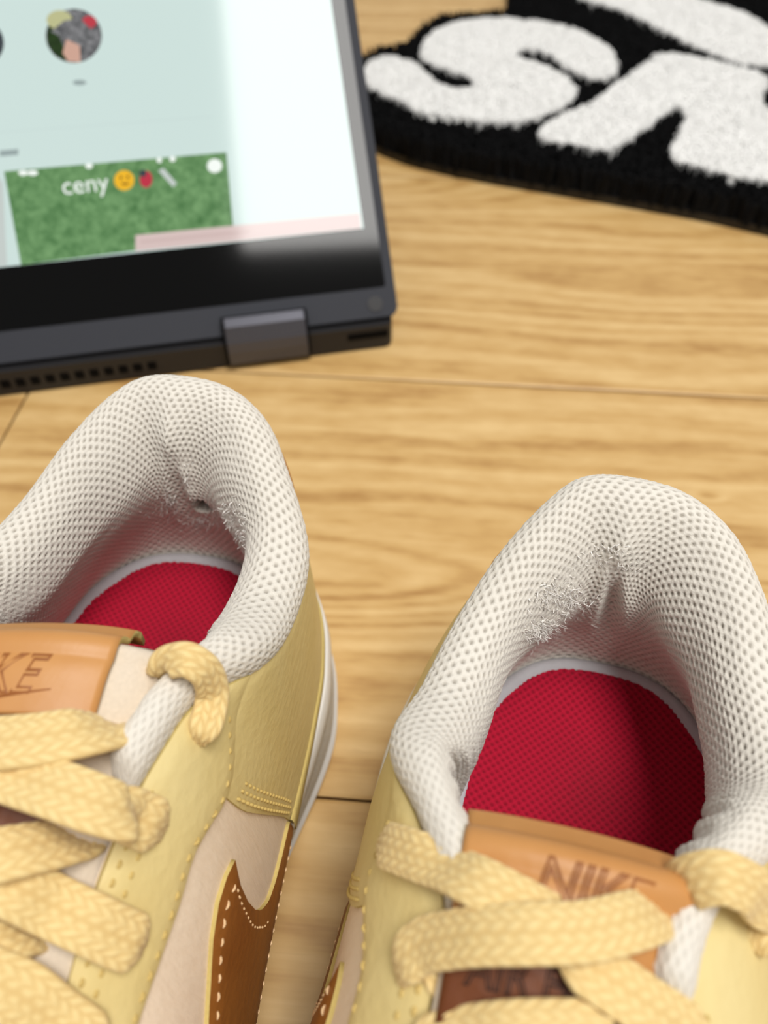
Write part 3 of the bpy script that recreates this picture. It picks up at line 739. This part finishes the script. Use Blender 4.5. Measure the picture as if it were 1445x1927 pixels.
    link('tongue_lip', mesh_py('tongue_lip', np.vstack([top[0]+[0,.02,0], .5*(top[0]+und[0])+[0,.22,0], und[0]]), [(j, j+1, n_+j+1, n_+j) for j in range(n_-1)]+[(n_+j, n_+j+1, 2*n_+j+1, 2*n_+j) for j in range(n_-1)], M['cream'], True), root)
    def tpatch(name, s0, s1, hwid, th, mat, wrap=False):
        sv = np.linspace(s0, s1, 26); uv = np.linspace(-1, 1, 34); S2, U2 = np.meshgrid(sv, uv, indexing='ij'); X2 = U2*hwid
        a_ = tong(X2, S2); nn = normals_grid(a_); nn = nn*np.sign(nn[..., 2:3]); t1 = a_ + nn*th; b1 = a_ - nn*.02
        if wrap: 
            ext = t1[:1].copy(); rws = []
            for dy, dz in ((.30,-.55),(.30,-.28),(.20,-.06)): e = ext.copy(); e[...,1] += dy; e[...,2] += dz; rws.append(e)
            t1 = np.concatenate(rws + [t1], 0)
        n1, m1 = t1.shape[:2]; V = [t1.reshape(-1,3)]; 
        fc = grid_faces(n1, m1)
        me = mesh_np(name, np.vstack(V), fc, [M[mat], M['cut']])
        o = link(name, me, root); md = o.modifiers.new('thickness', 'SOLIDIFY'); md.thickness = .11*C; md.offset = -1; md.material_offset_rim = 1
        return o
    lab = tpatch('tongue_label', 8.2, 9.55 if key == 'L' else 9.4, 1.72 if key == 'L' else 1.48, .13, 'tan', True)
    lab2 = tpatch('tongue_patch', 9.45, 11.2, 1.55 if key == 'L' else 1.46, .1, 'patch')
    def press(name, body, s_mid, size, wid, mat, par, th, shear=.28, bev=.016, x0=0.0):
        cu = bpy.data.curves.new(name, 'FONT'); cu.body = body; cu.size = 1.0; cu.fill_mode = 'NONE'; cu.bevel_depth = .028; cu.bevel_resolution = 1; cu.shear = shear; cu.resolution_u = 4
        o = bpy.data.objects.new(name, cu); col.objects.link(o); dg = bpy.context.evaluated_depsgraph_get(); dg.update()
        me = bpy.data.meshes.new_from_object(o.evaluated_get(dg)); bpy.data.objects.remove(o); bpy.data.curves.remove(cu)
        Pv = np.array([v.co[:] for v in me.vertices]); mn, mx = Pv.min(0), Pv.max(0)
        X = ((Pv[:,0]-mn[0])/(mx[0]-mn[0])-.5)*wid + x0; S_ = s_mid - ((Pv[:,1]-mn[1])/(mx[1]-mn[1])-.5)*size
        R = tong(X, S_); R[:, 2] += th + Pv[:, 2]*.35
        for v, p in zip(me.vertices, R): v.co = p*C
        me.materials.append(M[mat]); me.name = name
        return link(name, me, par)
    press('pressed_letters', 'NIKE', 9.0 if key == 'L' else 8.72, .62 if key == 'L' else .54, 1.5, 'tan_deboss', lab, .135, x0=sp.get('lx0', .2))
    press('pressed_letters', 'AIR FORCE', 10.35 if key == 'L' else 9.82, .46, 2.5, 'patch_deboss', lab2, .105, 0.1)
    # curved tick under the word
    tk = spline([(-.75,9.38),(-.68,9.50),(-.45,9.47),(.1,9.38),(.9,9.22)], 30); tk2 = spline([(-.75,9.38),(-.62,9.44),(-.35,9.42),(.1,9.35),(.9,9.22)], 30)
    V = []; Fc = []
    for ptl in (tk, tk2):
        R = tong(ptl[:,0] + sp.get('lx0', .2), ptl[:,1]) + [0,0,.135]; b0 = len(V)
        for i_, p in enumerate(R):
            for a_ in range(5): an = a_*1.2566; V.append(p + np.array([0, math.cos(an)*.018, math.sin(an)*.012]))
        for i_ in range(len(R)-1):
            for a_ in range(5): Fc.append((b0+i_*5+a_, b0+i_*5+(a_+1)%5, b0+i_*5+5+(a_+1)%5, b0+i_*5+5+a_))
    link('pressed_emblem', mesh_py('pressed_emblem', V, Fc, M['tan_deboss'], True), lab)
    # --- laces
    gq, gt = np.meshgrid(np.r_[np.linspace(-15, -7.6, 330), np.linspace(7.6, 15, 330)], np.linspace(.4, 1, 150), indexing='ij')
    ES = W(shell(gq, gt) + N(gq, gt)*.19); ex_, ey_, ez_ = proj(ES)
    def over(p):
        if p[0] == 'local': return np.array(p[1:]), None
        return over_px(p)
    def over_px(p):                                                    # keep a lace on top of the eyestay leather
        dive = len(p) > 3 and p[3] == 1; c = np.hypot(ex_-p[0], ey_-p[1]) < 6
        if not c.any() or (len(p) > 3 and p[3] == 2): return Lc(unp(p[0], p[1], p[2])), None
        ii = np.unravel_index(np.where(c, ez_, 1e9).argmin(), ez_.shape)
        h = ES[ii][2]; up_ = N(gq[ii], gt[ii])
        return Lc(unp(p[0], p[1], h - .12 if dive else max(p[2] if p[2] > h + .5 else 0, h + .16))), (up_ if p[2] < h + .8 else None)
    rows_ = [13.9, 15.2, 16.5] if key == 'L' else [11.6, 12.9, 14.2, 15.5]
    for s0 in rows_:
        for sg in (1, -1):
            xs = [(-2.35, .35, -.28), (-2.0, .25, .12), (-1.2, .1, .30), (0, -.1, .36), (1.2, -.3, .30), (2.0, -.45, .12), (2.35, -.55, -.28)]
            if sg < 0: xs = [(x, ds, dz + (.16 if abs(x) < 1.5 else 0)) for x, ds, dz in [(-a_, b_ + .3, c_) for a_, b_, c_ in xs]]
            LACE_PATHS[key].append(([('local', x + bend(s0) + tx*.6, -(s0 + ds), float(cr(cs, cz, np.array(s0 + ds))) + sp['tz'] + dz) for x, ds, dz in xs], .78))
    for path, wd, *rest in LACE_PATHS[key]:
        up0 = np.asarray(rest[0] if rest else (0, 0, 1), float)
        ov = [over(p) for p in path]; pts = np.array([o[0] for o in ov]); ups = np.array([up0 if o[1] is None or rest else nrm(o[1] + .25*up0) for o in ov])
        d = np.r_[0, np.cumsum(np.linalg.norm(np.diff(pts, axis=0), axis=1))]; n = int(d[-1]/.032); s_ = np.linspace(0, d[-1], n)
        cl = np.stack([cr(d, pts[:, k], s_) for k in range(3)], -1); upv = nrm(np.stack([np.interp(s_, d, ups[:, k]) for k in range(3)], -1))
        tg = nrm(np.gradient(cl, axis=0)); sd = nrm(np.cross(tg, upv)); ke = int(.42/.032)
        if len(path[0]) > 3 and path[0][3] == 1 and path[0][0] != 'local': sd[:ke] = sd[ke]
        if len(path[-1]) > 3 and path[-1][3] == 1 and path[0][0] != 'local': sd[-ke:] = sd[-ke-1]
        sd2 = sd; nn2 = nrm(np.cross(sd, tg))
        m = 64; an = np.linspace(0, 2*np.pi, m, endpoint=False); cx = np.sign(np.cos(an))*abs(np.cos(an))**.75; cy = np.sign(np.sin(an))*abs(np.sin(an))**.6
        e0 = .12 if path[0][-1] == 2 else .5; e1 = .12 if path[-1][-1] == 2 else .5
        endt = (1 - e0 + e0*smooth01(0, .45, s_)) * (1 - e1 + e1*smooth01(0, .45, d[-1]-s_))
        hwid = wd/2*endt; th = .085
        A_ = cx[None]*np.ones(n)[:,None]; cc = A_*wd/2/.13 + 40; kf = np.floor(cc); fr_ = cc-kf; par = (kf % 2)*2-1
        ph = s_[:,None]/.21 + .5*(kf % 2) + par*(fr_-.5)*.8 + .25*vnoise(s_[:,None]*3, A_*2, 3)
        bmp = (.5+.5*np.cos(2*np.pi*ph))**.7*(1-(2*fr_-1)**4)
        top_ = smooth01(.15, .5, abs(cy))[None]
        rr = th*(1 + 0*A_) + .028*bmp
        P = cl[:,None] + sd2[:,None]*(hwid[:,None]*A_)[...,None] + nn2[:,None]*(cy[None]*rr + .10*np.sin(0*A_))[...,None]
        fc = grid_faces(n, m, True); V = np.vstack([P.reshape(-1,3)])
        V[:m] = V[:m]*.25 + cl[0]*.75; V[-m:] = V[-m:]*.25 + cl[-1]*.75
        me = mesh_np('lace', V, fc, M['lace'], True, {'pit': (1-bmp)*.8})
        link('lace', me, root)
    return root
TEARS = {
 'L': dict(bald=[(320,955,.22),(395,985,.28),(430,975,.22),(345,880,.2),(350,920,.2)], hole=[(377,960,.28)],
   fuzz=[(318,945,14,14,110,.11),(380,986,14,7,160,.11),(430,970,14,14,170,.11),(450,1010,6,18,70,.11),(352,905,5,22,40,.08),(300,970,20,12,40,.09)]),
 'R': dict(bald=[(1045,1130,.3),(1085,1130,.25),(1020,1185,.32),(1080,1090,.22),(1135,1070,.25)], hole=[],
   fuzz=[(1045,1120,22,12,200,.13),(1080,1140,20,14,200,.13),(1025,1190,14,11,300,.16),(1010,1195,10,14,60,.2),(1150,1035,18,7,50,.12),(1195,1068,14,7,40,.1),(1125,1055,20,10,40,.12)])}
LACE_PATHS = {
 'L': [
  ([(-150,1405,11.0),(0,1398,11.2),(70,1391,11.2),(140,1380,11.1),(200,1374,10.7),(240,1374,9.9,2),(285,1374,8.8,2)], .80),
  ([(-120,1395,10.7),(-40,1438,11.0),(40,1464,11.05),(110,1487,11.1),(180,1512,11.0),(225,1527,10.75),(258,1540,10.25),(284,1551,9.0),(302,1563,8.6,1)], .78),
  ([(-80,1620,10.6),(0,1608,10.75),(80,1592,10.45),(140,1586,9.9,2),(185,1584,9.1,2),(215,1584,8.3,2)], .74),
  ([(-100,1610,10.3),(-40,1640,10.5),(30,1670,10.4),(100,1705,10.0),(170,1738,9.4),(225,1764,8.85),(250,1774,8.5),(262,1782,8.1,1)], .78),
  ([(-60,1790,10.1),(0,1772,10.0),(60,1756,9.6,2),(110,1752,9.0,2),(150,1750,8.2,2)], .66),
  ([(-120,1800,10.0),(-40,1840,10.1),(40,1875,9.8),(100,1920,9.3),(160,1965,8.8),(190,1995,8.4)], .80),
  ([(376,1394,9.0,1),(383,1374,9.3),(393,1345,9.6),(399,1312,10.0),(395,1280,10.45),(378,1255,10.8),(352,1241,10.95),(326,1243,10.85),(306,1262,10.3),(304,1290,9.4)], .54, (.45, -.3, .85)),
 ],
 'R': [
  ([(720,1588,8.6,1),(732,1592,9.1),(775,1607,9.8),(835,1630,10.5),(900,1660,10.95),(970,1697,11.0),(1060,1745,10.8),(1150,1800,10.4)], .66),
  ([(757,1838,8.8,1),(762,1808,9.4),(788,1784,10.0),(845,1768,10.6),(910,1760,11.0),(1000,1757,11.25),(1100,1753,11.2),(1190,1732,11.0),(1250,1712,10.4),(1300,1700,9.3,2)], .68),
  ([(1050,1775,10.75),(1100,1812,10.9),(1160,1854,10.8),(1230,1902,10.6),(1300,1948,10.2),(1340,1972,9.7)], .70),
  ([(760,1995,9.4),(850,1966,10.2),(960,1952,10.7),(1060,1950,10.8),(1160,1955,10.8)], .76),
  ([(800,1775,9.6),(850,1835,10.0),(900,1885,10.1),(960,1935,10.1)], .7),
  ([(1040,1815,10.4),(1130,1803,10.4),(1210,1793,10.0),(1275,1783,9.0,2)], .7),
  ([(1422,1790,9.2,1),(1430,1765,9.4),(1437,1730,9.8),(1430,1696,10.4),(1402,1667,10.9),(1355,1650,11.05),(1312,1656,10.85),(1284,1676,10.3),(1280,1700,9.4)], .66, (-.25, -.2, .95)),
 ]}
SHOES['R']['stx'] = .0; SHOES['L']['stx'] = .2
build_shoe('L', 'butter-yellow sneaker whose frayed heel lining has a small dark hole, in front of the laptop')
build_shoe('R', 'butter-yellow sneaker whose heel lining is shredded into white fuzz without a hole')
